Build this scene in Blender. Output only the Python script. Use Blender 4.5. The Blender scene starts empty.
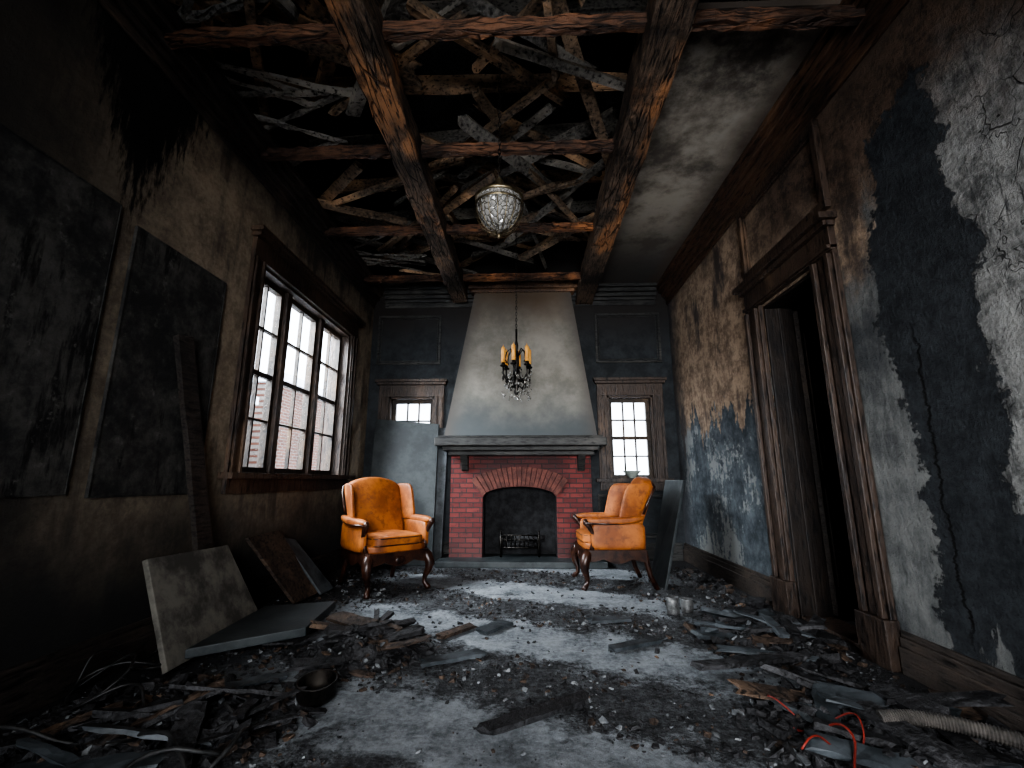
import bpy, math, random
from mathutils import Vector, Matrix, Euler, noise as mnoise
random.seed(7)
XL,XR,D,H,RY=-2.45,2.2,6.8,4.08,-1.6
HT=5.4
sc=bpy.context.scene
# ------------------------------------------------------------------ node helpers
class E:
    def __init__(s,g,sock): s.g=g; s.s=sock
    def _m(s,op,o=None,rev=False):
        n=s.g.nt.nodes.new("ShaderNodeMath"); n.operation=op
        a,b=(s,o) if not rev else (o,s)
        for i,x in enumerate((a,b)):
            if x is None: continue
            if isinstance(x,E): s.g.nt.links.new(x.s,n.inputs[i])
            else: n.inputs[i].default_value=x
        return E(s.g,n.outputs[0])
    def __add__(s,o): return s._m('ADD',o)
    __radd__=__add__
    def __sub__(s,o): return s._m('SUBTRACT',o)
    def __rsub__(s,o): return s._m('SUBTRACT',o,True)
    def __mul__(s,o): return s._m('MULTIPLY',o)
    __rmul__=__mul__
    def abs(s): return s._m('ABSOLUTE')
    def sin(s): return s._m('SINE')
    def min(s,o): return s._m('MINIMUM',o)
    def max(s,o): return s._m('MAXIMUM',o)
    def ss(s,a,b,lo=0.0,hi=1.0):
        n=s.g.nt.nodes.new("ShaderNodeMapRange"); n.interpolation_type='SMOOTHSTEP'
        s.g.nt.links.new(s.s,n.inputs[0])
        n.inputs[1].default_value=a; n.inputs[2].default_value=b; n.inputs[3].default_value=lo; n.inputs[4].default_value=hi
        if a>b:
            n.inputs[1].default_value=b; n.inputs[2].default_value=a; n.inputs[3].default_value=hi; n.inputs[4].default_value=lo
        return E(s.g,n.outputs[0])
class G:
    def __init__(s,name,rough=0.85,metal=0.0,coord='pos'):
        s.m=bpy.data.materials.new(name); s.m.use_nodes=True; s.nt=s.m.node_tree
        s.b=s.nt.nodes["Principled BSDF"]; s.b.inputs["Roughness"].default_value=rough; s.b.inputs["Metallic"].default_value=metal
        if coord=='pos': s.P=s.nt.nodes.new("ShaderNodeNewGeometry").outputs["Position"]
        else: s.P=s.nt.nodes.new("ShaderNodeTexCoord").outputs["Object"]
        sp=s.nt.nodes.new("ShaderNodeSeparateXYZ"); s.nt.links.new(s.P,sp.inputs[0])
        s.x,s.y,s.z=[E(s,o) for o in sp.outputs]
    def lk(s,a,b): s.nt.links.new(a.s if isinstance(a,E) else a,b)
    def vec(s,x,y,z):
        n=s.nt.nodes.new("ShaderNodeCombineXYZ")
        for i,v in enumerate((x,y,z)):
            if isinstance(v,E): s.lk(v,n.inputs[i])
            else: n.inputs[i].default_value=v
        return n.outputs[0]
    def noise(s,scale,detail=6,rough=0.55,v=None,st=None):
        n=s.nt.nodes.new("ShaderNodeTexNoise"); n.inputs["Scale"].default_value=scale; n.inputs["Detail"].default_value=detail; n.inputs["Roughness"].default_value=rough
        if st is not None:
            mp=s.nt.nodes.new("ShaderNodeMapping"); mp.inputs["Scale"].default_value=st; s.nt.links.new(s.P,mp.inputs[0]); v=mp.outputs[0]
        s.nt.links.new(v if v is not None else s.P,n.inputs["Vector"])
        return E(s,n.outputs["Fac"])
    def vor(s,scale,feature='DISTANCE_TO_EDGE',v=None):
        n=s.nt.nodes.new("ShaderNodeTexVoronoi"); n.feature=feature; n.inputs["Scale"].default_value=scale
        s.nt.links.new(v if v is not None else s.P,n.inputs["Vector"]); return E(s,n.outputs["Distance"])
    def mix(s,f,a,b):
        n=s.nt.nodes.new("ShaderNodeMix"); n.data_type='RGBA'
        if isinstance(f,E): s.lk(f,n.inputs[0])
        else: n.inputs[0].default_value=f
        for k,x in ((6,a),(7,b)):
            if isinstance(x,tuple): n.inputs[k].default_value=(x[0],x[1],x[2],1)
            else: s.nt.links.new(x,n.inputs[k])
        return n.outputs[2]
    def col(s,c):
        if isinstance(c,tuple): s.b.inputs["Base Color"].default_value=(c[0],c[1],c[2],1)
        else: s.nt.links.new(c,s.b.inputs["Base Color"])
    def bump(s,h,strength=0.5,dist=0.02):
        n=s.nt.nodes.new("ShaderNodeBump"); n.inputs["Strength"].default_value=strength; n.inputs["Distance"].default_value=dist
        s.lk(h,n.inputs["Height"]); s.nt.links.new(n.outputs[0],s.b.inputs["Normal"])

def warped(g,amt=0.3,scale=1.5):
    n=g.noise(scale,4)-0.5
    return g.vec(g.x+n*amt,g.y+n*amt*0.8,g.z+n*amt*-0.9)

def wood(name,dark,mid,hi,st=(1,1,1),sc1=3.0,hithr=(0.5,0.7),rough=0.75,bs=0.7,coord='pos',char=0.0):
    g=G(name,rough,coord=coord)
    grain=g.noise(14,5,0.6,st=st); big=g.noise(sc1,5,0.6); 
    c=g.mix((grain*0.5+big*0.5).ss(0.35,0.6),dark,mid)
    m=(g.noise(sc1*0.7,6,0.65,st=(st[0]*.5,st[1]*.5,st[2]*.5))*0.6+big*0.4).ss(*hithr)
    c=g.mix(m,c,hi)
    c=g.mix(grain.ss(0.46,0.34),c,(dark[0]*.4,dark[1]*.4,dark[2]*.4))
    h=grain+g.noise(40,3)*0.4
    if char:
        k=g.vor(9,v=g.vec(g.x*st[0]*.5,g.y*st[1]*.5,g.z*st[2]*.5)).ss(0.06,0.0)*g.noise(2.0,4,.6).ss(.42,.55)
        c=g.mix(k*char,c,(0.004,0.004,0.004)); h=h+k*-1.0
        c=g.mix(g.noise(1.1,7,.7).ss(.50,.60)*char,c,(0.010,0.008,0.007))
    g.col(c); g.bump(h,bs,0.02)
    return g.m

# ------------------------------------------------------------------ materials
def m_right():
    g=G("plaster_right_wall",0.9)
    n1=g.noise(1.3,9,0.65); n2=g.noise(5,9,0.75); n3=g.noise(22,8,0.75)
    drip=g.noise(2.2,6,0.65,v=g.vec(g.y*1.3,0.0,g.z*0.3)); fine=g.noise(9,8,0.75,v=g.vec(g.y*2,3.0,g.z*0.35))
    yy=g.y+(n1-0.5)*0.75+(n2-0.5)*0.38+(n3-.5)*.08
    zz=g.z+(drip-0.5)*2.8+(n2-0.5)*0.7+(n3-.5)*.2
    tan=g.mix((n2*.7+n3*.3).ss(0.40,0.60),(0.15,0.105,0.075),(0.42,0.31,0.215))
    tan=g.mix((drip*.6+n1*.4).ss(0.52,0.60),tan,(0.065,0.052,0.045))
    gray=g.mix((n2*0.6+n3*0.4).ss(0.38,0.58),(0.09,0.092,0.09),(0.32,0.32,0.305))
    gray=g.mix((n1*.5+fine*.35+n3*.15).ss(0.50,0.60),gray,(0.10,0.10,0.10))
    gray=g.mix(g.noise(11,6,.7,v=g.vec(g.y*1.6,1.0,g.z*.18)).ss(.57,.66),gray,(0.045,0.047,0.048))
    wash=g.mix((n1*.5+n2*.3+fine*.2).ss(0.40,0.60),(0.055,0.060,0.064),(0.22,0.225,0.215))
    blue=g.mix((n2*.5+n3*.5).ss(0.38,0.62),(0.013,0.016,0.019),(0.044,0.050,0.056))
    blue2=g.mix((n2*.6+n1*.4).ss(0.40,0.60),(0.030,0.038,0.045),(0.115,0.135,0.150))
    brown=g.mix((n2*.6+n3*.4).ss(0.40,0.60),(0.030,0.020,0.014),(0.125,0.082,0.056))
    c=tan
    far=g.y.ss(3.9,4.1)*zz.ss(1.85,1.80)
    c=g.mix(far,c,blue2)
    c=g.mix(far*(n1*.55+n3*.2+fine*.25).ss(0.525,0.54),c,(0.23,0.24,0.235))
    c=g.mix(g.y.ss(3.3,3.1)*zz.ss(3.0,2.5),c,wash)
    near=yy.ss(2.16,2.13)
    c=g.mix(near,c,gray)
    up=(g.z+(n1-.5)*1.4+(n2-.5)*.5)
    c=g.mix(up.ss(2.7,3.4)*g.y.ss(4.6,3.6),c,brown)
    c=g.mix(up.ss(3.5,4.2),c,(0.05,0.035,0.025))
    patch=yy.ss(2.13,2.145)*yy.ss(2.715,2.70)*zz.ss(0.0,0.04)*up.ss(3.35,3.28)
    c=g.mix(patch,c,blue)
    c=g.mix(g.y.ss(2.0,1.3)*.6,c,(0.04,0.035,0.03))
    c=g.mix((g.y+(n1-.5)*.4).ss(6.2,6.9),c,(0.05,0.05,0.055))
    vc=g.vor(3.4,v=warped(g,0.9,2.6)); crk=vc.ss(0.012,0.003)*n1.ss(0.44,0.52)
    c=g.mix(crk*near*.85,c,(0.02,0.02,0.02))
    cw=(g.y-(2.56+(g.noise(3.5,7,.7,v=g.vec(0.0,0.0,g.z))-0.5)*0.28)).abs()
    crack=cw.ss(0.011,0.005)*g.z.ss(0.25,0.4)*g.z.ss(2.0,1.8)
    c=g.mix(crack,c,(0.001,0.001,0.001))
    g.col(c); g.bump(n2*1.0+n3*0.8+patch*-0.7+far*-.5+crack*-1.5+crk*near*-.6+g.noise(70,4)*0.35,0.9,0.03)
    return g.m
def m_left():
    g=G("plaster_left_wall",0.9)
    n1=g.noise(1.1,9,0.65); n2=g.noise(5,9,0.75); n3=g.noise(24,7,.75); drip=g.noise(4,6,0.6,v=g.vec(0.0,g.y*2,g.z*0.3))
    c=g.mix((n2*.6+n3*.4).ss(0.38,0.62),(0.145,0.112,0.082),(0.29,0.235,0.17))
    c=g.mix((drip*.4+n1*.6).ss(0.50,0.62),c,(0.08,0.065,0.051))
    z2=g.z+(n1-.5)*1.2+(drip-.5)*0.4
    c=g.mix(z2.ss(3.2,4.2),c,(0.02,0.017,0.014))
    c=g.mix((g.y+(n1-.5)*1.5).ss(3.0,1.7),c,(0.030,0.027,0.023))  # soot tone deepened toward the camera as a painted vignette
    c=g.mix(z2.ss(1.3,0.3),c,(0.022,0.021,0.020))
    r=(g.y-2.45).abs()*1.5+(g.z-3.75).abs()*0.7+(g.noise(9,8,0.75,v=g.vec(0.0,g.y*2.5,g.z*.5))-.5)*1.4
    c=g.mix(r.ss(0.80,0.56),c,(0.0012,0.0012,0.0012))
    g.col(c); g.bump(n2+n3*.6,0.6,0.02); return g.m
def m_back():
    g=G("paint_back_wall",0.75)
    n1=g.noise(1.5,8,0.65); n2=g.noise(6,9,0.75)
    c=g.mix((n1*.5+n2*.5).ss(0.38,0.62),(0.010,0.013,0.0155),(0.032,0.038,0.043))
    c=g.mix((g.z+(n1-.5)).ss(2.9,3.9),c,(0.016,0.013,0.011))
    g.col(c); g.bump(n2,0.4,0.02); return g.m
def m_floor():
    g=G("ash_covered_floor",0.75)
    n1=g.noise(0.9,8,0.6); n2=g.noise(4,9,0.75); n3=g.noise(28,9,0.8)
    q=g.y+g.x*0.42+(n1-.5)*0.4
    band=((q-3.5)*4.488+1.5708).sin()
    bare=(band*0.6+(n2-.5)*2.6+(n3-.5)*1.2).ss(-0.25,0.35)  # mask of pale bare floor bands between the rubble
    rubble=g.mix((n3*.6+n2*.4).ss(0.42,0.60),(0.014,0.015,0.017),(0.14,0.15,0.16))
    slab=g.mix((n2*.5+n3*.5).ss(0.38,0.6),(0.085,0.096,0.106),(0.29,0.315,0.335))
    c=g.mix(bare,rubble,slab)
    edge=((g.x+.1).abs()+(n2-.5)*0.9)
    c=g.mix(edge.ss(1.2,2.0),c,(0.022,0.022,0.024))  # sides darkened: vignette painted into the floor colour
    c=g.mix((g.y+(n2-.5)*1.2).ss(2.6,1.5)*0.5,c,(0.05,0.052,0.056))  # near end darkened too, same painted vignette
    g.col(c); g.bump(n3*(1.5-bare)+n2*0.6+g.vor(45)*(1.0-bare)*0.8,1.0,0.03); return g.m
def m_ceil():
    g=G("sooty_ceiling_plaster",0.9)
    n1=g.noise(1.2,9,0.65); n2=g.noise(4,9,0.72)
    c=g.mix((n1*.7+n2*.3).ss(0.40,0.58),(0.11,0.095,0.078),(0.36,0.325,0.27))
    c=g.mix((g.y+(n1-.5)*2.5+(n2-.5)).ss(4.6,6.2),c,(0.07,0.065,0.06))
    c=g.mix((g.y+(n1-.5)*1.5+(n2-.5)).ss(3.1,2.5),c,(0.04,0.032,0.026))  # near end painted darker as vignette, over the sooty mottling
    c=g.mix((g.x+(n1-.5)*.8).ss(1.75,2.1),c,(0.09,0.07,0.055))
    g.col(c); g.bump(n2,0.4,0.02); return g.m
def m_hood():
    g=G("hood_plaster",0.85)
    n1=g.noise(1.4,8,0.6); n2=g.noise(6,9,0.75)
    c=g.mix((n1*.6+n2*.4).ss(0.38,0.62),(0.15,0.142,0.122),(0.25,0.236,0.205))
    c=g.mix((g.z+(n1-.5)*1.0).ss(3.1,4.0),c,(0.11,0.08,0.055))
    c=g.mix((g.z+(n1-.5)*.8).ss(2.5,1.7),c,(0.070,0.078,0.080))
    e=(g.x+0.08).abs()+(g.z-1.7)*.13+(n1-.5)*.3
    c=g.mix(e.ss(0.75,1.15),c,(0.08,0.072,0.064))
    g.col(c); g.bump(n2,0.3,0.01); return g.m
def m_brick(name,c1,c2,mortar,vec='xz',soot=False,scale=1.0):
    g=G(name,0.85)
    v=g.vec(g.x,g.z,0.0) if vec=='xz' else g.vec(g.y,g.z,0.0)
    n=g.nt.nodes.new("ShaderNodeTexBrick"); g.nt.links.new(v,n.inputs["Vector"])
    n.inputs["Scale"].default_value=scale; n.inputs["Brick Width"].default_value=0.19; n.inputs["Row Height"].default_value=0.066
    n.inputs["Mortar Size"].default_value=0.007; n.inputs["Mortar Smooth"].default_value=0.2
    n.inputs["Color1"].default_value=(*c1,1); n.inputs["Color2"].default_value=(*c2,1); n.inputs["Mortar"].default_value=(*mortar,1)
    n2=g.noise(9,8,0.75)
    c=g.mix(n2.ss(0.50,0.72),n.outputs["Color"],(0.045,0.025,0.025))
    if soot:
        r=(g.x+0.12).abs()*1.0+(n2-.5)*.4
        c=g.mix(r.ss(0.8,0.45)*g.z.ss(0.85,1.1)*0.6,c,(0.02,0.018,0.018))
        c=g.mix((g.z+(n2-.5)*.4).ss(.5,.1)*.5,c,(0.04,0.035,0.035))
    g.col(c); g.bump(E(g,n.outputs["Fac"])*-1.0+n2*0.4,0.9,0.015); return g.m
def m_simple(name,a,b,scale=8,rough=0.7,metal=0.0,bs=0.3,coord='pos'):
    g=G(name,rough,metal,coord); n=g.noise(scale,9,0.72)
    g.col(g.mix(n.ss(0.38,0.62),a,b)); g.bump(n,bs,0.01); return g.m
def m_canvas():
    g=G("sooted_canvas",0.8); n1=g.noise(1.6,8,.65); n2=g.noise(7,9,.78); dr=g.noise(5,7,.7,v=g.vec(0.0,g.y*2,g.z*.35))
    c=g.mix((n1*.5+n2*.5).ss(.42,.6),(0.018,0.018,0.018),(0.08,0.076,0.068))
    c=g.mix((dr*.6+n1*.4).ss(.52,.6),c,(0.006,0.006,0.006)); c=g.mix((n2*.7+dr*.3).ss(.56,.66),c,(0.15,0.145,0.13))
    g.col(c); g.bump(n2,.6,.02); return g.m
def m_glass(name="dirty_window_glass"):
    m=bpy.data.materials.new(name); m.use_nodes=True; nt=m.node_tree; nt.nodes.clear()
    o=nt.nodes.new("ShaderNodeOutputMaterial"); t=nt.nodes.new("ShaderNodeBsdfTransparent"); gl=nt.nodes.new("ShaderNodeBsdfPrincipled")
    gl.inputs["Base Color"].default_value=(0.5,0.5,0.48,1); gl.inputs["Roughness"].default_value=0.2
    mx=nt.nodes.new("ShaderNodeMixShader"); ns=nt.nodes.new("ShaderNodeTexNoise"); ns.inputs["Scale"].default_value=3; ns.inputs["Detail"].default_value=8
    mr=nt.nodes.new("ShaderNodeMapRange"); mr.inputs[1].default_value=0.45; mr.inputs[2].default_value=0.75; mr.inputs[3].default_value=0.02; mr.inputs[4].default_value=0.22
    tc=nt.nodes.new("ShaderNodeTexCoord"); nt.links.new(tc.outputs["Object"],ns.inputs["Vector"])
    nt.links.new(ns.outputs["Fac"],mr.inputs[0]); nt.links.new(mr.outputs[0],mx.inputs[0]); nt.links.new(t.outputs[0],mx.inputs[1]); nt.links.new(gl.outputs[0],mx.inputs[2]); nt.links.new(mx.outputs[0],o.inputs[0])
    return m

RWALL=m_right(); LWALL=m_left(); BWALL=m_back(); FLOOR=m_floor(); CEIL=m_ceil(); HOOD=m_hood()
BRICK=m_brick("red_fireplace_brick",(0.19,0.043,0.038),(0.105,0.025,0.024),(0.045,0.035,0.035),soot=True)
BRICKV=m_simple("arch_brick",(0.06,0.024,0.020),(0.14,0.052,0.040),7,0.85)
BRICKX=m_brick("exterior_brick",(0.17,0.075,0.05),(0.10,0.045,0.033),(0.24,0.22,0.20),vec='yz',scale=.6)
FIREBOX=m_simple("sooty_firebox",(0.006,0.006,0.007),(0.022,0.023,0.025),9,0.9)
BEAMY=wood("charred_beam_wood_long",(0.026,0.019,0.014),(0.16,0.110,0.075),(0.40,0.19,0.085),st=(4,0.5,4),sc1=1.6,hithr=(0.54,0.63),bs=1.0,char=.75)
BEAMX=wood("charred_beam_wood_cross",(0.025,0.015,0.011),(0.14,0.068,0.038),(0.36,0.15,0.06),st=(0.5,4,4),sc1=1.6,hithr=(0.50,0.62),bs=1.0,char=.6)
RAFT=wood("burnt_rafter_wood",(0.04,0.03,0.022),(0.18,0.125,0.082),(0.38,0.235,0.135),st=(2,2,3),sc1=2.2,hithr=(0.50,0.62),bs=0.8)
RAFTG=wood("grey_burnt_lath",(0.04,0.037,0.033),(0.16,0.148,0.13),(0.30,0.27,0.225),st=(2,2,3),sc1=2.2,hithr=(0.5,0.65),bs=0.8)
TRIM=wood("stained_trim_wood",(0.016,0.011,0.009),(0.06,0.040,0.029),(0.16,0.102,0.064),st=(3,3,0.6),sc1=2.0,hithr=(0.52,0.7),rough=0.5,bs=0.5)
TRIMH=wood("stained_trim_wood_horizontal",(0.022,0.014,0.010),(0.09,0.053,0.033),(0.25,0.138,0.075),st=(3,0.6,4),sc1=1.6,hithr=(0.50,0.66),rough=0.5,bs=0.5)
BASEW=wood("sooted_baseboard_wood",(0.014,0.012,0.011),(0.05,0.04,0.034),(0.12,0.085,0.06),st=(3,0.6,4),sc1=1.6,hithr=(0.52,0.68),rough=0.6,bs=0.5)
DOORW=wood("burnt_door_wood",(0.004,0.003,0.003),(0.018,0.012,0.009),(0.04,0.027,0.018),st=(3,3,0.6),sc1=2.0,rough=0.6,bs=0.3)
DARKW=wood("dark_mantle_wood",(0.012,0.012,0.012),(0.040,0.040,0.037),(0.10,0.095,0.085),st=(0.6,3,3),sc1=2.5,rough=0.6,bs=0.4)
SASH=wood("window_sash_wood",(0.012,0.009,0.007),(0.05,0.036,0.025),(0.13,0.08,0.045),st=(2,2,2),sc1=3,rough=0.6,bs=0.3)
CHAR=wood("char_black_debris",(0.006,0.006,0.007),(0.028,0.028,0.030),(0.085,0.085,0.09),st=(2,2,2),sc1=5,hithr=(0.52,0.68),rough=0.65,bs=1.0)
DEBW=wood("brown_debris_wood",(0.014,0.010,0.008),(0.062,0.042,0.030),(0.18,0.12,0.08),st=(2,2,3),sc1=4,bs=0.8)
PLAS=m_simple("plaster_fragment",(0.05,0.055,0.06),(0.20,0.21,0.215),7,0.9)
BLUEB=m_simple("blue_grey_painted_board",(0.018,0.023,0.026),(0.070,0.080,0.088),4,0.6)
SLAB=m_simple("concrete_board",(0.055,0.052,0.046),(0.155,0.145,0.125),4,0.85,bs=0.5)
SLATE=m_simple("slate_green_panel",(0.016,0.021,0.023),(0.042,0.050,0.052),3,0.5,bs=0.3)
SOOTP=m_canvas()
IRON=m_simple("black_iron",(0.01,0.01,0.01),(0.05,0.045,0.04),12,0.45,0.8)
BRASS=m_simple("tarnished_brass",(0.10,0.08,0.05),(0.24,0.20,0.13),12,0.4,0.9)
TIN=m_simple("tarnished_tin",(0.06,0.06,0.06),(0.20,0.205,0.205),9,0.5,0.5)
HOSE=m_simple("grey_hose_plastic",(0.04,0.038,0.035),(0.11,0.10,0.09),9,0.6)
SNOW=m_simple("snow",(0.7,0.74,0.8),(0.85,0.87,0.9),2,0.9)
g=G("orange_leather",0.58); nn=g.noise(3.0,7,.65); n5=g.noise(14,8,.75)
c=g.mix(nn.ss(.38,.62),(0.20,0.060,0.015),(0.38,0.130,0.030)); c=g.mix(n5.ss(.48,.66)*.65,c,(0.095,0.034,0.014)); g.col(c); g.bump(nn+n5*.5,.3,.01); ORANGE=g.m
CHWOOD=m_simple("dark_carved_mahogany",(0.012,0.005,0.004),(0.05,0.02,0.011),12,0.35)
CABLE=m_simple("black_cable_rubber",(0.01,0.01,0.01),(0.03,0.03,0.03),9,0.5)
REDC=m_simple("red_cable_rubber",(0.10,0.012,0.008),(0.21,0.028,0.018),9,0.5)
WAX=m_simple("amber_candle_wax",(0.48,0.22,0.05),(0.62,0.33,0.09),9,0.5)
DARKH=m_simple("hallway_dark_plaster",(0.008,0.007,0.006),(0.022,0.018,0.015),3,0.9)
POT=m_simple("pale_glazed_bowl",(0.20,0.23,0.21),(0.34,0.37,0.34),7,0.4)
GLASS=m_glass()
g=G("cut_glass",0.12); g.b.inputs["Transmission Weight"].default_value=0.6; g.b.inputs["IOR"].default_value=1.5
g.col(g.mix(g.vor(26).ss(0.0,0.10),(0.10,0.095,0.085),(0.50,0.49,0.46))); g.bump(g.vor(26),1.0,0.02); CUT=g.m

# ------------------------------------------------------------------ mesh builder
class MB:
    def __init__(s): s.v=[]; s.f=[]; s.mi=[]; s.sm=[]
    def add(s,vs,fs,mi=0,sm=False):
        o=len(s.v); s.v+= [tuple(v) for v in vs]; s.f+=[tuple(i+o for i in f) for f in fs]; s.mi+=[mi]*len(fs); s.sm+=[sm]*len(fs)
    def hexa(s,p,mi=0):
        s.add(p,[(3,2,1,0),(4,5,6,7),(0,1,5,4),(1,2,6,5),(2,3,7,6),(3,0,4,7)],mi)
    def box(s,x0,x1,y0,y1,z0,z1,mi=0):
        s.hexa([(x0,y0,z0),(x1,y0,z0),(x1,y1,z0),(x0,y1,z0),(x0,y0,z1),(x1,y0,z1),(x1,y1,z1),(x0,y1,z1)],mi)
    def mbox(s,M,u0,u1,d0,d1,z0,z1,mi=0):
        s.hexa([M(u0,d0,z0),M(u1,d0,z0),M(u1,d1,z0),M(u0,d1,z0),M(u0,d0,z1),M(u1,d0,z1),M(u1,d1,z1),M(u0,d1,z1)],mi)
    def obox(s,c,size,rot,mi=0,jit=0.0):
        R=Euler(rot).to_matrix(); c=Vector(c); p=[]
        for z in (-1,1):
            for x,y in ((-1,-1),(1,-1),(1,1),(-1,1)):
                q=Vector((x*size[0]/2,y*size[1]/2,z*size[2]/2))
                if jit: q+=Vector([random.uniform(-jit,jit)*size[k] for k in range(3)])
                p.append(c+R@q)
        s.hexa(p,mi)
    def sweep(s,pts,rad,seg=10,mi=0,cap=True,sm=True):
        pts=[Vector(p) for p in pts]; n=len(pts)
        if not hasattr(rad,'__len__'): rad=[rad]*n
        t0=(pts[1]-pts[0]).normalized(); up=Vector((0,0,1)) if abs(t0.z)<0.9 else Vector((1,0,0))
        a=t0.cross(up).normalized(); vs=[]; fs=[]
        for i,p in enumerate(pts):
            t=(pts[min(i+1,n-1)]-pts[max(i-1,0)]).normalized()
            a=(a-t*a.dot(t)).normalized(); b=t.cross(a)
            for k in range(seg):
                an=2*math.pi*k/seg; vs.append(p+(a*math.cos(an)+b*math.sin(an))*rad[i])
        for i in range(n-1):
            for k in range(seg):
                k2=(k+1)%seg; fs.append((i*seg+k,i*seg+k2,(i+1)*seg+k2,(i+1)*seg+k))
        if cap: fs.append(tuple(range(seg-1,-1,-1))); fs.append(tuple((n-1)*seg+k for k in range(seg)))
        s.add(vs,fs,mi,sm)
    def lathe(s,c,prof,seg=24,mi=0,sm=True):
        c=Vector(c); vs=[];fs=[];n=len(prof)
        for r,z in prof:
            for k in range(seg):
                an=2*math.pi*k/seg; vs.append(c+Vector((r*math.cos(an),r*math.sin(an),z)))
        for i in range(n-1):
            for k in range(seg):
                k2=(k+1)%seg; fs.append((i*seg+k,i*seg+k2,(i+1)*seg+k2,(i+1)*seg+k))
        s.add(vs,fs,mi,sm)
    def plank(s,p0,p1,w,t,seg=8,jit=0.01,mi=0,roll=0.0,jag=0.05,side=None):
        p0=Vector(p0);p1=Vector(p1); d=p1-p0; L=d.length; d.normalize()
        up=Vector((0,0,1)) if abs(d.z)<0.9 else Vector((0,1,0))
        a=d.cross(up).normalized(); b=a.cross(d)
        if roll: 
            Rm=Matrix.Rotation(roll,3,d); a=Rm@a; b=Rm@b
        vs=[]; fs=[]
        ring=[(-1,-1),(0,-1),(1,-1),(1,1),(0,1),(-1,1)]; m=len(ring)
        for i in range(seg+1):
            f=i/seg
            for k,(x,y) in enumerate(ring):
                off=0.0
                if i==0: off=-random.random()*jag
                if i==seg: off=random.random()*jag
                q=p0+d*(L*f+off)+a*(x*w/2)+b*(y*t/2)
                q+=Vector([random.uniform(-jit,jit) for _ in range(3)])
                vs.append(q)
        for i in range(seg):
            for k in range(m):
                k2=(k+1)%m; fs.append((i*m+k,i*m+k2,(i+1)*m+k2,(i+1)*m+k))
        fs.append(tuple(range(m-1,-1,-1))); fs.append(tuple(seg*m+k for k in range(m)))
        s.add(vs,fs,mi)
    def rbox(s,c,h,n=4.0,res=8,fn=None,mi=0,rot=None):
        c=Vector(c); R=Euler(rot).to_matrix() if rot else Matrix.Identity(3)
        for ax in range(3):
            for sg in (-1,1):
                vs=[];fs=[]
                for i in range(res+1):
                    for j in range(res+1):
                        a=math.tan((-1+2*i/res)*math.pi/4); b=math.tan((-1+2*j/res)*math.pi/4)
                        p=[0,0,0]; p[ax]=sg; p[(ax+1)%3]=a*sg; p[(ax+2)%3]=b
                        nn=(abs(p[0])**n+abs(p[1])**n+abs(p[2])**n)**(1/n)
                        q=Vector((p[0]/nn*h[0],p[1]/nn*h[1],p[2]/nn*h[2]))
                        if fn: q=fn(q)
                        vs.append(c+R@q)
                for i in range(res):
                    for j in range(res):
                        o=i*(res+1)+j; fs.append((o,o+res+1,o+res+2,o+1))
                s.add(vs,fs,mi,True)
    def build(s,name,mats,bevel=0.0,parent=None,weld=False,seg=2,rot=None,loc=None):
        me=bpy.data.meshes.new(name); me.from_pydata(s.v,[],s.f)
        if not isinstance(mats,(list,tuple)): mats=[mats]
        for m in mats: me.materials.append(m)
        for p,mi,sm in zip(me.polygons,s.mi,s.sm): p.material_index=mi; p.use_smooth=sm
        import bmesh
        bm=bmesh.new(); bm.from_mesh(me)
        if weld: bmesh.ops.remove_doubles(bm,verts=bm.verts,dist=0.0004)
        bmesh.ops.recalc_face_normals(bm,faces=bm.faces); bm.to_mesh(me); bm.free(); me.update()
        ob=bpy.data.objects.new(name,me); bpy.context.collection.objects.link(ob)
        if bevel:
            b=ob.modifiers.new("bevel",'BEVEL'); b.width=bevel; b.segments=seg; b.limit_method='ANGLE'
        if parent: ob.parent=parent
        if loc: ob.location=loc
        if rot: ob.rotation_euler=rot
        return ob
def empty(name,loc=(0,0,0),rz=0.0):
    e=bpy.data.objects.new(name,None); bpy.context.collection.objects.link(e); e.location=loc; e.rotation_euler=(0,0,rz); e.empty_display_size=0.1; return e

ML=lambda u,d,z:(XL+d,u,z)
MR=lambda u,d,z:(XR-d,u,z)
MBk=lambda u,d,z:(u,D-d,z)
MRe=lambda u,d,z:(u,RY+d,z)
def wall(name,M,u0,u1,z0,z1,holes,mat,th=0.25):
    us=sorted({u0,u1,*[h[0] for h in holes],*[h[1] for h in holes]}); zs=sorted({z0,z1,*[h[2] for h in holes],*[h[3] for h in holes]})
    b=MB()
    for i in range(len(us)-1):
        for j in range(len(zs)-1):
            cu=(us[i]+us[i+1])/2; cz=(zs[j]+zs[j+1])/2
            if any(h[0]<cu<h[1] and h[2]<cz<h[3] for h in holes): continue
            b.mbox(M,us[i],us[i+1],-th,0,zs[j],zs[j+1])
    return b.build(name,mat)
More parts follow.
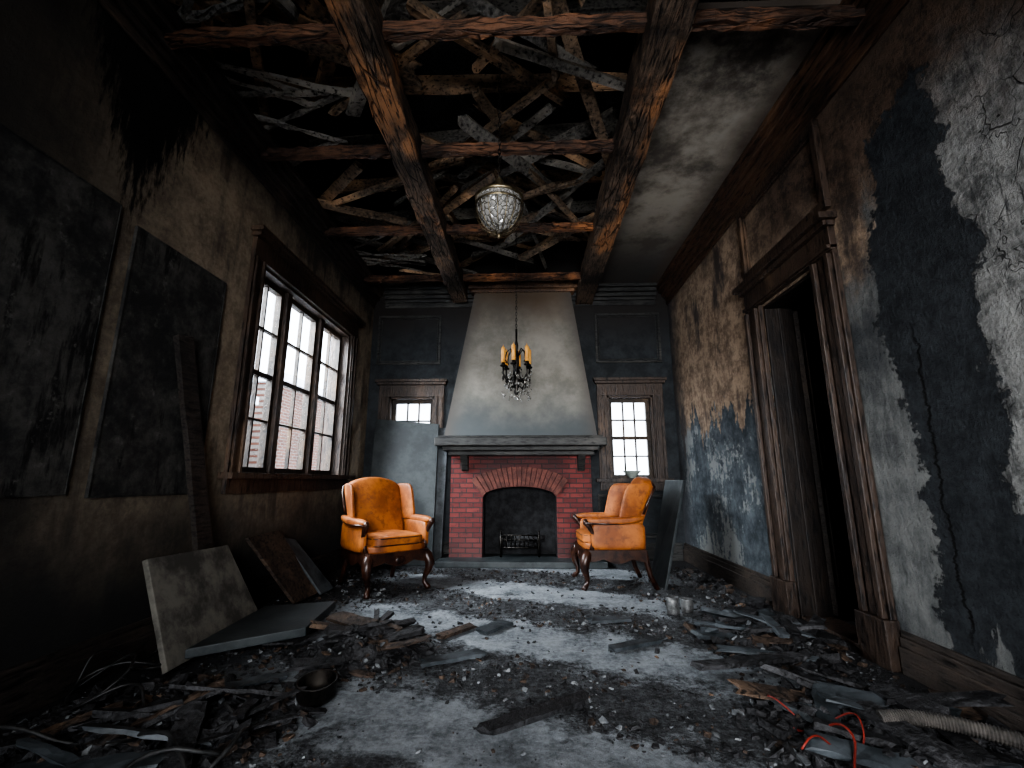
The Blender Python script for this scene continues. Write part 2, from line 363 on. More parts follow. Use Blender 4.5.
# ------------------------------------------------------------------ shell
WL=(3.82,5.95,1.16,3.06); WB1=(-2.12,-1.42,1.12,2.34); WB2=(1.19,1.87,1.12,2.34); DR=(3.27,4.09,0.0,2.68)
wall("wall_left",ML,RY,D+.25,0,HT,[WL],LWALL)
wall("wall_right",MR,RY,D+.25,0,HT,[DR],RWALL)
wall("wall_back",MBk,XL,XR,0,HT,[WB1,WB2],BWALL)
wall("wall_rear",MRe,XL,XR,0,HT,[(-1.0,1.0,0.0,2.8)],LWALL)  # unseen doorway opening made up to admit the rear fill lamp
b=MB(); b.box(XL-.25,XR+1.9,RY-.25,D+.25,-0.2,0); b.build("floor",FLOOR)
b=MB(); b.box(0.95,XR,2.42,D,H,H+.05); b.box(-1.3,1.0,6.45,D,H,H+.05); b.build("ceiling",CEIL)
b=MB(); b.box(XL-.25,XR+.25,RY-.25,D+.25,HT,HT+.1); b.build("roof_deck",CHAR)
wall("wall_hall",lambda u,d,z:(XR+.25+1.5-d,u,z),2.2,5.6,0,3.2,[],DARKH,0.1)
b=MB(); b.box(XR+.25,XR+1.75,2.1,2.2,0,3.2); b.box(XR+.25,XR+1.75,5.5,5.6,0,3.2); b.build("wall_hall_end",DARKH)
b=MB(); b.box(XR+.25,XR+1.85,2.1,5.6,3.2,3.3); b.build("ceiling_hall",DARKH)

def profile_run(b,M,u0,u1,steps,mi=0):
    for d0,d1,z0,z1 in steps: b.mbox(M,u0,u1,d0,d1,z0,z1,mi)
CR=[(0,0.025,H-.30,H-.22),(0,0.05,H-.22,H-.17),(0,0.09,H-.17,H-.11),(0,0.14,H-.11,H-.05),(0,0.19,H-.05,H)]
for nm,M,u0,u1,mt in (("trim_1",MR,RY,D,TRIMH),("trim_2",ML,RY,D,BASEW),("trim_3",MBk,XL+.19,XR-.19,DARKW)):
    b=MB(); profile_run(b,M,u0,u1,CR); b.build(nm,mt,0.008)
BS=[(0,0.03,0,0.20),(0,0.045,0,0.15),(0,0.02,0.20,0.235)]
b=MB(); profile_run(b,MR,RY,3.0,BS); profile_run(b,MR,4.35,D,BS); b.build("baseboard_right",BASEW,0.006)
b=MB(); profile_run(b,ML,RY,D,BS); b.build("baseboard_left",BASEW,0.006)
b=MB(); profile_run(b,MBk,XL+.05,-1.1,BS); profile_run(b,MBk,0.9,XR-.05,BS); b.build("baseboard_back",DARKW,0.006)
def frame(b,M,u0,u1,z0,z1,w,d0,d1,mi=0):
    b.mbox(M,u0,u1,d0,d1,z1-w,z1,mi); b.mbox(M,u0,u1,d0,d1,z0,z0+w,mi); b.mbox(M,u0,u0+w,d0,d1,z0+w,z1-w,mi); b.mbox(M,u1-w,u1,d0,d1,z0+w,z1-w,mi)
b=MB()
for u0,u1,z0,z1 in ((-2.35,-1.35,2.85,3.65),(1.05,2.05,2.85,3.65),(-2.35,-1.25,0.3,0.95),(1.0,2.05,0.3,0.9)):
    frame(b,MBk,u0,u1,z0,z1,0.035,0,0.025); frame(b,MBk,u0+.05,u1-.05,z0+.05,z1-.05,0.012,0,0.015)
b.build("trim_4",DARKW,0.005)
b=MB(); frame(b,MR,3.02,4.30,3.03,3.76,0.06,0,0.05); frame(b,MR,3.08,4.24,3.09,3.70,0.025,0,0.025); b.build("trim_5",TRIM,0.006)

# ------------------------------------------------------------------ windows
def window(name,M,o,bays,rows,cw,sillproj,missing=(),mats=(TRIM,SASH,GLASS)):
    u0,u1,z0,z1=o; b=MB()
    for a0,a1 in ((u0-cw,u0),(u1,u1+cw)):
        b.mbox(M,a0,a1,0,0.035,z0-.02,z1,0); b.mbox(M,a0+.02,a0+.05,0.035,0.055,z0,z1,0); b.mbox(M,a1-.05,a1-.02,0.035,0.055,z0,z1,0)
    b.mbox(M,u0-cw,u1+cw,0,0.04,z1,z1+.18,0); b.mbox(M,u0-cw-.03,u1+cw+.03,0,0.09,z1+.18,z1+.22,0); b.mbox(M,u0-cw-.05,u1+cw+.05,0,0.12,z1+.22,z1+.26,0)
    b.mbox(M,u0-cw-.06,u1+cw+.06,-.25,sillproj,z0-.05,z0,0); b.mbox(M,u0-cw,u1+cw,0,0.04,z0-.17,z0-.05,0)
    b.mbox(M,u0,u0+.03,-.25,0,z0,z1,0); b.mbox(M,u1-.03,u1,-.25,0,z0,z1,0); b.mbox(M,u0,u1,-.25,0,z1-.03,z1,0)
    k=0
    for (a0,a1,cols) in bays:
        frame(b,M,a0,a1,z0,z1-.03,0.055,-.16,-.10,1)
        zz0=z0+.055; zz1=z1-.085
        for c in range(1,cols):
            u=a0+.055+(a1-a0-.11)*c/cols; b.mbox(M,u-.011,u+.011,-.15,-.11,zz0,zz1,1)
        for r in range(1,rows):
            z=zz0+(zz1-zz0)*r/rows; hw=.024 if r*2==rows else .011
            b.mbox(M,a0+.05,a1-.05,-.152,-.108,z-hw,z+hw,1)
        for c in range(cols):
            for r in range(rows):
                k+=1
                if k in missing: continue
                ua=a0+.055+(a1-a0-.11)*c/cols; ub=a0+.055+(a1-a0-.11)*(c+1)/cols
                za=zz0+(zz1-zz0)*r/rows; zb=zz0+(zz1-zz0)*(r+1)/rows
                b.mbox(M,ua,ub,-.132,-.128,za,zb,2)
    for i in range(len(bays)-1):
        b.mbox(M,bays[i][1]-.002,bays[i+1][0]+.002,-.2,-.06,z0,z1,0)
    return b.build(name,list(mats),0.003)
window("window_1",ML,WL,[(3.85,4.42,2),(4.50,5.20,2),(5.28,5.92,2)],4,0.18,0.12,(3,11,16))
window("window_2",MBk,WB1,[(WB1[0]+.03,WB1[1]-.03,3)],4,0.15,0.10,(8,))
window("window_3",MBk,WB2,[(WB2[0]+.03,WB2[1]-.03,3)],4,0.15,0.10,(5,))

# ------------------------------------------------------------------ door on right
b=MB(); u0,u1,z0,z1=DR
for a0,a1 in ((u0-.24,u0),(u1,u1+.24)):
    b.mbox(MR,a0,a1,0,.04,0,z1+.02); b.mbox(MR,a0+.015,a0+.06,.04,.075,0.28,z1); b.mbox(MR,a1-.06,a1-.015,.04,.075,.28,z1); b.mbox(MR,a0+.09,a1-.09,.04,.055,.28,z1)
    b.mbox(MR,a0-.012,a1+.012,0,.09,0,.28)
b.mbox(MR,u0-.24,u1+.24,0,.05,z1+.02,z1+.2); b.mbox(MR,u0-.26,u1+.26,0,.09,z1+.2,z1+.24); b.mbox(MR,u0-.29,u1+.29,0,.13,z1+.24,z1+.29); b.mbox(MR,u0-.24,u1+.24,0,.075,z1+.03,z1+.06)
b.mbox(MR,u0,u0+.03,-.25,0,0,z1,1); b.mbox(MR,u1-.03,u1,-.25,0,0,z1,1); b.mbox(MR,u0,u1,-.25,0,z1-.03,z1,1)
for a in (u0+.03,u1-.045): b.mbox(MR,a,a+.015,-.15,-.11,0,z1-.03,1)
b.mbox(MR,u0,u1,-.25,0,0,.025,0)
b.build("trim_6",[TRIM,DOORW],0.006)
b=MB(); W=0.74; HD=2.6
b.box(0,W,-.02,.02,0,HD)
for x0,x1,za,zb in ((.1,.34,.2,1.0),(.4,.64,.2,1.0),(.1,.34,1.15,2.4),(.4,.64,1.15,2.4)):
    for sgn in (-1,1):
        y0,y1=(-.035,-.02) if sgn<0 else (.02,.035)
        b.box(x0,x1,y0,y1,za,za+.03);b.box(x0,x1,y0,y1,zb-.03,zb);b.box(x0,x0+.03,y0,y1,za+.03,zb-.03);b.box(x1-.03,x1,y0,y1,za+.03,zb-.03)
b.sweep([(W-.06,-.02,1.05),(W-.06,-.06,1.05),(W-.06,-.085,1.05)],[.012,.012,.028],12,1)
b.build("door_1",[BASEW,BRASS],0.004,loc=(XR+.27,4.06,0.03),rot=(0,0,math.radians(48)))

# ------------------------------------------------------------------ fireplace
fp=empty("fireplace",(0,0,0))
b=MB(); FY=6.45; bx0,bx1=-1.08,0.87; ox0,ox1=-0.63,0.39; zt=1.46; cx=(ox0+ox1)/2; hw=(ox1-ox0)/2
def arch(x): return 0.86+0.15*math.sqrt(max(0,1-((x-cx)/hw)**2))
zb=0.08
b.box(bx0,ox0,FY,D,zb,zt); b.box(ox1,bx1,FY,D,zb,zt)
n=24
for i in range(n):
    xa=ox0+(ox1-ox0)*i/n; xb=ox0+(ox1-ox0)*(i+1)/n
    za,zc=arch(xa),arch(xb)
    b.hexa([(xa,FY,za),(xb,FY,zc),(xb,D,zc),(xa,D,za),(xa,FY,zt),(xb,FY,zt),(xb,D,zt),(xa,D,zt)])
b.build("brick_surround",BRICK,parent=fp)
b=MB(); N=19
for i in range(N):
    f0=(i+.06)/N; f1=(i+.94)/N
    def pt(f,r):
        ang=math.pi/2+(0.5-f)*1.30
        xi=cx+hw*(2*f-1); zi=.86+0.15*math.sqrt(max(0,1-(2*f-1)**2))
        return (xi+math.cos(ang)*.27*r, zi+math.sin(ang)*.27*r)
    p=[pt(f0,0),pt(f1,0),pt(f1,1),pt(f0,1)]
    b.hexa([(q[0],FY-.022,q[1]) for q in p]+[(q[0],FY+.02,q[1]) for q in p])
b.build("arch_voussoirs",BRICKV,0.005,parent=fp)
b=MB(); b.box(ox0-.0,ox1+.0,D-.02,D+.0,zb,1.1); b.box(ox0-.005,ox0+.01,FY+.1,D,zb,1.0); b.box(ox1-.01,ox1+.005,FY+.1,D,zb,1.0); b.build("firebox_lining",FIREBOX,parent=fp)
b=MB(); b.box(-1.2,1.0,6.12,D,0,zb); b.build("hearth_slab",SLATE,0.01,parent=fp)
b=MB()
for i in range(9):
    x=-.36+.06*i; b.sweep([(x,6.5,.2),(x,6.48,.3),(x,6.5,.36)],.008,6)
for z in (.2,.3,.36): b.sweep([(-.38,6.5,z),(.14,6.5,z)],.01,6)
for x in (-.38,.14): b.sweep([(x,6.5,zb),(x,6.5,.42)],.014,8); 
b.sweep([(-.38,6.5,.2),(-.38,6.72,.2)],.01,6); b.sweep([(.14,6.5,.2),(.14,6.72,.2)],.01,6)
for x,y,z in ((-.3,6.56,.23),(-.25,6.64,.24),(-.2,6.6,.31)): b.sweep([(x,y,z),(x+.2,y+.01,z+.01),(x+.42,y-.01,z)],[.045,.05,.04],9,1)
b.build("fire_grate",[IRON,CHAR],parent=fp)
b=MB()
b.box(-1.10,.90,6.28,D,1.43,1.49); b.box(-1.17,.96,6.2,D,1.49,1.55); b.box(-1.26,1.05,6.1,D,1.55,1.66); b.box(-1.22,1.01,6.14,D,1.66,1.69)
for x in (-.93,.68):
    b.hexa([(x,6.42,1.22),(x+.1,6.42,1.22),(x+.1,6.47,1.22),(x,6.47,1.22),(x,6.26,1.43),(x+.1,6.26,1.43),(x+.1,6.47,1.43),(x,6.47,1.43)])
b.build("mantel_shelf",DARKW,0.012,parent=fp)
b=MB(); n=12
def sec(f):
    return -1.15+.37*f,.94-.29*f,6.22+.40*f,1.69+(H+0.02-1.69)*f
for i in range(n):
    a=sec(i/n); c=sec((i+1)/n)
    b.hexa([(a[0],a[2],a[3]),(a[1],a[2],a[3]),(a[1],D,a[3]),(a[0],D,a[3]),(c[0],c[2],c[3]),(c[1],c[2],c[3]),(c[1],D,c[3]),(c[0],D,c[3])])
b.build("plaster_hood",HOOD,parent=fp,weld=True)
b=MB(); b.box(-.86,.73,6.55,D,3.93,3.98); b.box(-.9,.77,6.5,D,3.98,4.08); b.build("hood_crown",TRIMH,0.01,parent=fp)

# ------------------------------------------------------------------ beams & attic
def beam(name,p0,p1,w,t,mat):
    b=MB(); b.plank(p0,p1,w,t,60,0.009,0,jag=0); return b.build(name,mat)
beam("ceiling_beam",(-1.04,RY,3.92),(-1.04,6.64,3.92),.23,.24,BEAMY)
beam("ceiling_beam",(.89,RY,3.92),(.89,D,3.92),.25,.24,BEAMY)
for y in (0.9,2.40,3.5,4.8): beam("ceiling_cross_beam",(XL,y,3.96),(XR if y<3 else .8,y,3.96),.07,.085,BEAMX)
beam("ceiling_cross_beam",(XL,6.1,3.96),(.8,6.1,3.96),.07,.09,BEAMX)
b=MB(); random.seed(11)
for i in range(9):
    y=.9+i*.7; b.plank((XL,y+random.uniform(-.1,.1),4.80),(.95,y+random.uniform(-.15,.15),4.80),.06,.16,10,.008,i%2)
angs=[35,-35,145,25,-50,75,-30,30,62]
for i in range(74):
    x=random.uniform(-2.2,.65); y=random.uniform(1.4,6.4); z=random.uniform(4.08,4.6); L=random.uniform(.8,2.0)
    a=math.radians(random.choice(angs)+random.uniform(-9,9))
    tl=random.uniform(-.12,.12); dx,dy,dz=math.cos(a)*L/2,math.sin(a)*L/2,tl*L/2
    def cl(px,py,pz): return (max(XL+.02,min(.8,px)),max(.3,min(6.6,py)),max(4.06,pz))
    p,q=cl(x-dx,y-dy,z-dz),cl(x+dx,y+dy,z+dz)
    if (Vector(p)-Vector(q)).length<.4: continue
    b.plank(p,q,random.uniform(.05,.12),random.uniform(.03,.07),8,.004,random.choice([0,0,1]),roll=random.uniform(-.5,.5),jag=.10)
for i in range(16):
    y=random.uniform(2.4,6.2); b.plank((XL+.05,y,4.1),(XL+.5+random.random()*.7,y+random.uniform(-.5,.5),4.12+random.random()*.1),.05,.015,8,.012,1,jag=.15)
b.build("roof_rafters",[RAFT,RAFTG])

# ------------------------------------------------------------------ left wall panels
for (y0,y1,z0,z1) in ((1.2,2.38,1.02,2.72),(2.5,3.36,1.0,2.66)):
    b=MB(); b.mbox(ML,y0,y1,0,.015,z0,z1,0); frame(b,ML,y0,y1,z0,z1,.010,.015,.021,0); b.build("sooted_wall_panel",SOOTP,0.003)
b=MB(); b.plank((-2.33,3.55,0.02),(-2.405,2.97,2.07),.14,.04,10,.003,0,roll=math.pi/2,jag=.03); b.build("charred_plank",BASEW)

# ------------------------------------------------------------------ leaning boards
def board(name,corners,th,mat,bev=.006):
    c=[Vector(p) for p in corners]; nrm=(c[1]-c[0]).cross(c[3]-c[0]).normalized()*th
    b=MB(); b.hexa([p for p in c]+[p+nrm for p in c]); return b.build(name,mat,bev)
board("leaning_board",[(-2.06,2.76,.03),(-2.10,3.76,.03),(-2.33,3.58,.60),(-2.33,2.82,.62)],.035,SLAB)
board("leaning_board",[(-2.08,4.25,.02),(-2.06,4.68,.02),(-2.40,4.46,.62),(-2.40,3.95,.61)],.03,DEBW)
board("leaning_board",[(-2.0,4.6,.02),(-1.98,4.85,.02),(-2.38,4.75,.5),(-2.38,4.5,.55)],.025,BLUEB)
board("fallen_slab",[(-2.0,2.84,.08),(-1.46,3.20,.10),(-1.54,3.86,.10),(-2.07,3.78,.08)],.055,SLATE)
lp=empty("leaning_door_panel",(0,0,0))
b=MB(); b.hexa([(-2.2,6.28,0),(-1.27,6.28,0),(-1.27,6.32,0),(-2.2,6.32,0),(-2.24,6.60,1.98),(-1.30,6.60,1.9),(-1.30,6.64,1.9),(-2.24,6.64,1.98)]); b.build("front_leaf",SLATE,.006,parent=lp)
b=MB(); b.hexa([(-2.1,6.40,0),(-1.17,6.40,0),(-1.17,6.43,0),(-2.1,6.43,0),(-2.1,6.655,1.85),(-1.17,6.655,1.85),(-1.17,6.68,1.85),(-2.1,6.68,1.85)]); b.build("back_leaf",BLUEB,.006,parent=lp)
b=MB(); b.sweep([(-2.13,6.40,1.02),(-2.13,6.36,1.02),(-2.13,6.36,.9),(-2.13,6.385,.9)],.01,8); b.build("handle",IRON,parent=lp)
board("leaning_slate_board",[(1.38,5.02,0),(1.36,5.50,0),(1.70,5.85,1.10),(1.76,5.36,1.10)],.03,SLATE)

# ------------------------------------------------------------------ armchairs
def armchair(loc,rz,scl=1.04):
    root=empty("wingback_armchair",loc,rz); root.scale=(scl,scl,scl)
    b=MB()
    for s in (-1,1):
        b.sweep([(s*.29,-.29,.36),(s*.315,-.32,.31),(s*.335,-.345,.25),(s*.325,-.34,.18),(s*.30,-.315,.11),(s*.295,-.315,.06),(s*.315,-.345,.025),(s*.325,-.36,.0)],[.045,.052,.048,.036,.024,.020,.028,.026],12)
        b.sweep([(s*.27,.27,.36),(s*.275,.29,.25),(s*.28,.32,.12),(s*.29,.38,0)],[.035,.03,.024,.024],10)
    def rail(pa,pb,th):
        pa=Vector(pa);pb=Vector(pb);d=(pb-pa);nn=Vector((d.y,-d.x,0)).normalized()*th; n=16
        for i in range(n):
            f0,f1=i/n,(i+1)/n
            zz=lambda f:.30-.035*abs(math.cos(f*math.pi*2))-.02*(1-abs(2*f-1))
            a=pa+d*f0;c=pa+d*f1
            b.hexa([(a.x,a.y,zz(f0)),(c.x,c.y,zz(f1)),(c.x+nn.x,c.y+nn.y,zz(f1)),(a.x+nn.x,a.y+nn.y,zz(f0)),(a.x,a.y,.375),(c.x,c.y,.375),(c.x+nn.x,c.y+nn.y,.375),(a.x+nn.x,a.y+nn.y,.375)])
    rail((-.31,-.315,0),(.31,-.315,0),.03); rail((-.31,.28,0),(-.31,-.3,0),.03); rail((.31,-.3,0),(.31,.28,0),.03)
    b.rbox((0,-.35,.30),(.05,.015,.04),2,6)
    for s in (-1,1):
        b.sweep([(s*.31,-.27,.36),(s*.325,-.25,.44),(s*.34,-.24,.52),(s*.35,-.29,.60),(s*.352,-.325,.64),(s*.352,-.33,.672)],[.026,.022,.02,.026,.03,.018],10)
        b.sweep([(s*.385,-.32,.635),(s*.39,-.1,.63),(s*.385,.1,.635)],[.012,.01,.008],8)
    pts=[]
    for i in range(25):
        f=i/24*2-1; pts.append((.315*f,.40,.985+.095*math.cos(f*math.pi/2)**.8))
    pts=[(-.33,.27,.72),(-.335,.31,.82),(-.33,.365,.92)]+pts+[(.33,.365,.92),(.335,.31,.82),(.33,.27,.72)]
    b.sweep(pts,.013,8)
    b.build("wood_frame",CHWOOD,parent=root)
    b=MB()
    b.rbox((0,-.01,.405),(.325,.32,.045),7,8)
    def seatf(q): 
        r=(q.x/.27)**2+(q.y/.30)**2
        return Vector((q.x,q.y,q.z+(.02*max(0,1-r) if q.z>0 else 0)))
    b.rbox((0,-.05,.475),(.275,.295,.055),7,14,seatf)
    def backf(q):
        zz=q.z/.31
        x=q.x*(1+.05*zz); y=q.y+.115*zz - (.022*math.exp(-((q.x/.16)**2+(q.z/.2)**2)) if q.y<0 else 0)
        z=q.z+(.075*math.cos(min(1,abs(q.x)/.3)*math.pi/2)*max(0,zz) )
        return Vector((x,y,z))
    b.rbox((0,.26,.73),(.295,.06,.29),8,16,backf)
    for s in (-1,1):
        def wingf(q):
            zz=q.z/.20
            y=q.y*(1.0+.12*math.sin(zz*1.6))+.075*zz
            x=q.x+s*(-q.y*.15)
            return Vector((x,y,q.z))
        b.rbox((s*.318,.18,.83),(.022,.13,.19),5,10,wingf)
        b.rbox((s*.335,-.0,.51),(.03,.27,.13),7,8)
        def armf(q,s=s):
            return Vector((q.x+s*.008*math.cos(q.y*5),q.y,q.z+.03*max(0,q.y/.28)**2))
        b.rbox((s*.348,-.02,.655),(.045,.29,.036),3.0,10,armf)
    b.build("upholstery",ORANGE,parent=root,weld=True)
    b=MB()
    def loop(c,hx,hy,z,r):
        pts=[]
        for i in range(41):
            a=2*math.pi*i/40; ca,sa=math.cos(a),math.sin(a); n=7; k=(abs(ca)**n+abs(sa)**n)**(-1/n)
            pts.append((c[0]+ca*k*hx,c[1]+sa*k*hy,z))
        b.sweep(pts,r,6,cap=False)
    loop((0,-.05),.272,.292,.505,.006); loop((0,-.05),.272,.292,.442,.006)
    b.build("piping",CHWOOD,parent=root)
    return root
armchair((-1.54,5.06,0),math.radians(43))
armchair((.91,5.33,0),math.radians(-87))

# ------------------------------------------------------------------ pendant lamps
def chain(b,x,y,z0,z1,r=.012,mi=0):
    n=int((z1-z0)/(r*2.6)); 
    for i in range(n):
        z=z0+(z1-z0)*(i+.5)/n; pts=[]
        for k in range(9):
            a=2*math.pi*k/8; u=math.cos(a)*r*.7; w=math.sin(a)*r*1.7
            pts.append((x+(u if i%2 else 0),y+(0 if i%2 else u),z+w))
        b.sweep(pts,r*.25,5,mi,cap=False)
gp=empty("glass_bowl_pendant_lamp",(-.21,3.15,0))
b=MB(); 
b.lathe((0,0,3.17),[(.0,-.235),(.02,-.225),(.07,-.20),(.12,-.15),(.165,-.08),(.185,0),(.175,.05)],28); b.build("glass_bowl",CUT,parent=gp)
b=MB(); b.lathe((0,0,3.17),[(.176,.035),(.19,.04),(.19,.06),(.176,.065),(.12,.10),(.05,.13),(.03,.17),(.035,.21),(.015,.24),(0.0,.27)],28); b.build("brass_cap",BRASS,parent=gp)
b=MB(); b.lathe((0,0,2.92),[(0,-.03),(.015,-.02),(.02,0),(.01,.02),(.0,.03)],12)
for k in range(16):
    a=2*math.pi*k/16; b.sweep([(.187*math.cos(a)*math.cos(t)**.8,.187*math.sin(a)*math.cos(t)**.8,3.17-.235*math.sin(t)) for t in [0.0,.3,.6,.9,1.2,1.5]],.003,5)
b.lathe((0,0,3.17),[(.188,-.02),(.192,-.012),(.188,-.004)],28)
b.build("bowl_ribs",BRASS,parent=gp)
b=MB(); chain(b,0,0,3.42,4.72,.016); b.build("chain",IRON,parent=gp)
ch=empty("candle_chandelier",(-.12,4.8,0))
b=MB(); chain(b,0,0,2.72,3.93,.013)
b.lathe((0,0,1.98),[(0,0),(.012,.01),(.03,.04),(.02,.08),(.035,.12),(.05,.17),(.03,.22),(.018,.3),(.03,.36),(.02,.42),(.012,.5),(.022,.56),(.01,.62),(.012,.75),(0,.76)],14)
for k in range(6):
    a=2*math.pi*k/6+.35; c,s=math.cos(a),math.sin(a)
    b.sweep([(c*r,s*r,z) for r,z in ((.02,2.22),(.07,2.15),(.12,2.16),(.15,2.22),(.15,2.30))],.010,7)
    b.lathe((c*.15,s*.15,2.29),[(0,0),(.03,.005),(.036,.02),(.02,.025),(.018,.05),(0,.05)],12)
    b.sweep([(c*r,s*r,z) for r,z in ((.02,2.42),(.07,2.5),(.11,2.46),(.13,2.38),(.11,2.34))],.007,6)
    b.sweep([(c*r,s*r,z) for r,z in ((.03,2.10),(.08,2.05),(.11,2.09),(.10,2.14),(.07,2.13))],.008,6)
    b.lathe((c*.15,s*.15,2.17),[(0,-.03),(.014,-.01),(.012,.01),(0,.03)],8)
b.build("iron_frame",IRON,parent=ch)
b=MB()
for k in range(6):
    a=2*math.pi*k/6+.35; c,s=math.cos(a)*.15,math.sin(a)*.15
    b.lathe((c,s,2.34),[(0,0),(.022,0),(.022,.16),(.012,.175),(.004,.18),(.002,.2),(0,.2)],12)
b.build("candles",WAX,parent=ch)
b=MB(); random.seed(3)
for k in range(110):
    a=random.uniform(0,6.28); r=random.choice([.05,.09,.13,.15,.16]); z=random.uniform(1.95,2.26)-.2*(.15-r)
    q=.010; x,y=r*math.cos(a),r*math.sin(a)
    b.add([(x,y,z+q*1.8),(x+q,y,z),(x,y+q,z),(x-q,y,z),(x,y-q,z),(x,y,z-q*2.2)],[(0,1,2),(0,2,3),(0,3,4),(0,4,1),(5,2,1),(5,3,2),(5,4,3),(5,1,4)])
b.build("crystal_drops",CUT,parent=ch)

# ------------------------------------------------------------------ debris
def pile(name,cx,cy,rx,ry,h,npl,nch,seed,ang=0.0,plen=(.15,.5)):
    random.seed(seed); b=MB(); n=34
    def hz(x,y):
        u=(x-cx)/rx; v=(y-cy)/ry; d=u*u+v*v
        k=max(0.0,1-d)**.8
        return max(-.02,h*k*(.65+.6*mnoise.noise(Vector((x*4,y*4,seed))))+ .05*k*mnoise.noise(Vector((x*14,y*14,seed)))-.01)
    vs=[];fs=[]
    for i in range(n+1):
        for j in range(n+1):
            x=cx+rx*(2*i/n-1); y=cy+ry*(2*j/n-1)
            x=min(max(x,XL+.06),XR-.06); vs.append((x,y,hz(x,y)))
    for i in range(n):
        for j in range(n): o=i*(n+1)+j; fs.append((o,o+n+1,o+n+2,o+1))
    b.add(vs,fs,0)
    for i in range(nch):
        a=random.uniform(0,6.28); r=random.random()**.6*1.1; x=cx+rx*r*math.cos(a); y=cy+ry*r*math.sin(a)
        if not XL+.12<x<XR-.12: continue
        s=random.choice([.012,.015,.02,.03,.045])*random.uniform(.6,1.2)
        b.obox((x,y,max(0,hz(x,y))+s*.2),(s*random.uniform(.8,2.4),s,s*random.uniform(.2,.7)),(random.uniform(-.6,.6),random.uniform(-.6,.6),random.uniform(0,6.28)),random.choice([0,0,0,0,1,2 if s<.03 else 0]),.22)
    for i in range(npl):
        a=random.uniform(0,6.28); r=random.random()**.7*.9; x=cx+rx*r*math.cos(a); y=cy+ry*r*math.sin(a)
        L=random.uniform(*plen); t=ang+random.gauss(0,.8); tl=random.uniform(-.25,.25)
        z=max(0,hz(x,y))+.02+abs(tl)*L*.3
        p0=[x-math.cos(t)*L/2,y-math.sin(t)*L/2,max(.015,z-tl*L/2)]; p1=[x+math.cos(t)*L/2,y+math.sin(t)*L/2,max(.015,z+tl*L/2)]
        for p in (p0,p1): p[0]=min(max(p[0],XL+.10),XR-.10)
        b.plank(p0,p1,random.uniform(.03,.12),random.uniform(.010,.03),6,.005,random.choice([0,0,0,0,1,0,3,3]),roll=random.uniform(-.35,.35),jag=.06)
    b.build(name,[CHAR,DEBW,PLAS,BLUEB])
pile("debris_pile",-1.10,3.25,.40,.42,.15,22,600,1,.6)
pile("debris_pile",-1.70,2.30,.65,.45,.09,18,700,2,.5)
pile("debris_pile",1.62,3.50,.42,.5,.14,24,650,3,-.2)
pile("debris_pile",1.6,2.35,.6,.42,.10,26,700,4,-.3)
pile("debris_pile",1.92,5.2,.2,.9,.06,4,320,6,1.4,(.15,.3))
random.seed(21); b=MB(); c=0
while c<10000:
    x=random.uniform(XL+.1,XR-.1); y=random.uniform(1.6,6.1)
    q=y+.42*x; band=math.cos((q-3.5)*4.488)*.5+mnoise.noise(Vector((x*1.5,y*1.5,2)))*.7
    edge=max(0,abs(x+.1)-1.1)
    if band>0.0 and edge<.2 and random.random()>.07: continue
    if mnoise.noise(Vector((x*2.5,y*2.5,9)))<-.25 and random.random()<.6: continue
    c+=1; s=random.choice([.004,.005,.006,.008,.010,.014,.022])*random.uniform(.7,1.2)
    b.obox((x,y,s*.25),(s*random.uniform(.8,1.6),s,s*random.uniform(.4,.8)),(random.uniform(-.5,.5),random.uniform(-.5,.5),random.uniform(0,6.28)),random.choice([0,0,0,1,2,0]),.25)
b.build("floor_rubble",[CHAR,DEBW,PLAS])
for p0,p1,w,mt in (((-.18,2.28,.025),(.26,2.58,.025),.09,CHAR),((-.62,3.03,.02),(-.33,3.18,.02),.10,BLUEB),((-.62,3.50,.02),(-.45,3.72,.02),.08,DEBW),((-.34,3.62,.02),(-.2,3.8,.02),.12,BLUEB),((.55,3.3,.02),(.85,3.45,.02),.08,BLUEB),((1.0,2.95,.05),(1.6,3.08,.06),.09,CHAR),((.5,3.9,.02),(.75,3.95,.02),.1,BLUEB)):
    b=MB(); b.plank(p0,p1,w,.022,8,.003,0,jag=.06); b.build("broken_plank",mt)
b=MB(); b.lathe((0,0,0),[(0,0),(.05,0),(.052,.004),(.05,.02),(.052,.05),(.05,.09),(.053,.13),(.049,.13),(.047,.01),(0,.01)],24); b.build("tin_can",TIN,loc=(1.20,4.15,0.01))
b=MB(); b.lathe((0,0,0),[(0,0),(.05,0),(.052,.004),(.05,.02),(.052,.05),(.05,.09),(.053,.10),(.049,.10),(.047,.01),(0,.01)],24); b.build("tin_can",TIN,loc=(1.34,4.22,0.01))
b=MB(); b.lathe((0,0,0),[(0,.0),(.085,0),(.095,.02),(.098,.08),(.104,.085),(.09,.085),(.085,.02),(0,.015)],28); b.build("iron_pot",IRON,loc=(-1.08,2.55,0.02),rot=(.12,0,0))
def cable(name,start,n,step,r,mat,seed,turn=.5,bias=0.0,zlift=.05):
    random.seed(seed); x,y=start; a=bias; pts=[]; da=0
    for i in range(n):
        pts.append((min(max(x,XL+.1),XR-.1),y,.02+r+zlift*(1+math.sin(i*.35+seed))))
        da=da*.8+random.uniform(-turn,turn)*.5; a+=da; x+=math.cos(a)*step; y+=math.sin(a)*step
    b=MB(); b.sweep(pts,r,8); return b.build(name,mat)
cable("loose_cable",(-2.2,2.0),44,.04,.008,CABLE,1,.5,.2); cable("loose_cable",(-1.6,1.9),50,.04,.007,CABLE,2,.5,1.0); cable("loose_cable",(-2.2,2.4),40,.04,.006,CABLE,5,.45,0,.08)
cable("loose_cable",(-1.4,2.3),36,.03,.009,CABLE,9,.3,-.3)
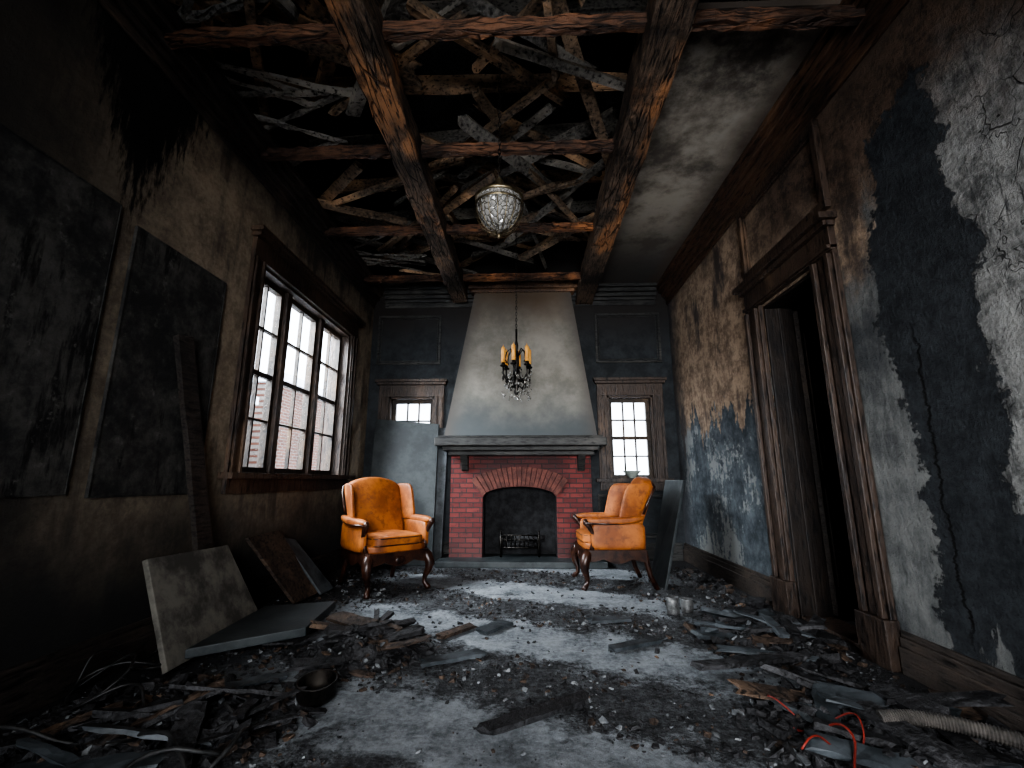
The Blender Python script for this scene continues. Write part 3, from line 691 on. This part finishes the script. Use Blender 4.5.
cable("red_cable",(1.15,2.3),40,.022,.005,REDC,4,.35,.2,.05); cable("red_cable",(1.1,2.4),40,.02,.004,REDC,8,.3,-.1,.05)
pts=[];rad=[]
for i in range(110):
    f=i/109; pts.append((1.50+.5*f,2.26-.22*f+.03*math.sin(f*5),.10+.02*math.sin(f*3))); rad.append(.026+.006*(i%2))
b=MB(); b.sweep(pts,rad,12,sm=False); b.build("corrugated_hose",HOSE)
b=MB(); b.lathe((0,0,0),[(0,0),(.045,0),(.05,.012),(.085,.05),(.125,.095),(.132,.105),(.12,.10),(.08,.055),(.04,.02),(0,.015)],28)
b.build("ceramic_bowl",POT,loc=(1.50,6.76,1.125))

# ------------------------------------------------------------------ exterior
b=MB(); b.box(-30,30,-20,40,-.9,-.8); b.build("snowy_ground",SNOW)
ex=empty("brick_building",(0,0,0))
b=MB(); b.box(-14,-9,6,14.2,-.8,3.5); b.box(-14,-8.9,16.0,24,-.8,4.6); b.build("masonry",BRICKX,parent=ex)
b=MB(); b.box(-14.2,-8.8,5.8,14.4,3.5,3.75); b.box(-14.2,-8.7,15.8,24.2,4.6,4.9)
for y in (8.2,10.6,12.6,17.5): b.box(-9.04,-8.86,y,y+.9,.8,.95)
b.build("snow_cap",SNOW,parent=ex)
b=MB()
for y in (8.2,10.6,12.6,17.5): b.box(-9.02,-8.87,y,y+.9,.95,2.3)
b.build("dark_panes",SLATE,parent=ex)

# ------------------------------------------------------------------ light
w=bpy.data.worlds.new("overcast_sky"); sc.world=w; w.use_nodes=True
bg=w.node_tree.nodes["Background"]; bg.inputs[0].default_value=(.84,.91,1,1); bg.inputs[1].default_value=6.0
def area(name,loc,tgt,sx,sy,power,col,spread=None):
    l=bpy.data.lights.new(name,'AREA'); l.shape='RECTANGLE'; l.size=sx; l.size_y=sy; l.energy=power; l.color=col
    if spread: l.spread=math.radians(spread)
    o=bpy.data.objects.new(name,l); bpy.context.collection.objects.link(o); o.location=loc
    o.rotation_euler=(Vector(tgt)-Vector(loc)).to_track_quat('-Z','Y').to_euler(); return o
area("daylight_left",(-4.9,3.9,4.2),(.4,4.3,.6),3,2.4,1950,(.88,.94,1))
area("daylight_back_left",(-1.9,8.4,4.0),(-.9,4.5,.2),1.4,1.2,520,(.84,.92,1))
area("daylight_back_right",(1.7,8.4,4.0),(.8,4.5,.2),1.4,1.2,520,(.84,.92,1))
area("rear_fill_light",(0,-2.4,1.8),(.65,5,1.5),1.8,1.6,100,(.98,.98,1),75)  # fill lamp added out of view, behind the rear opening
area("attic_fill_light",(-.8,-1.2,4.85),(-.8,5,4.4),2.0,.5,42,(1,.88,.74))  # unseen fill lamp added to brighten the rafters

cam=bpy.data.cameras.new("camera"); cam.lens=16; cam.sensor_width=36; cam.clip_start=.02
co=bpy.data.objects.new("camera",cam); bpy.context.collection.objects.link(co); co.location=(0,0,1.1); co.rotation_euler=(math.radians(101.9),0,math.radians(2)); sc.camera=co
try: sc.view_settings.look='AgX - High Contrast'
except Exception as e: print(e)
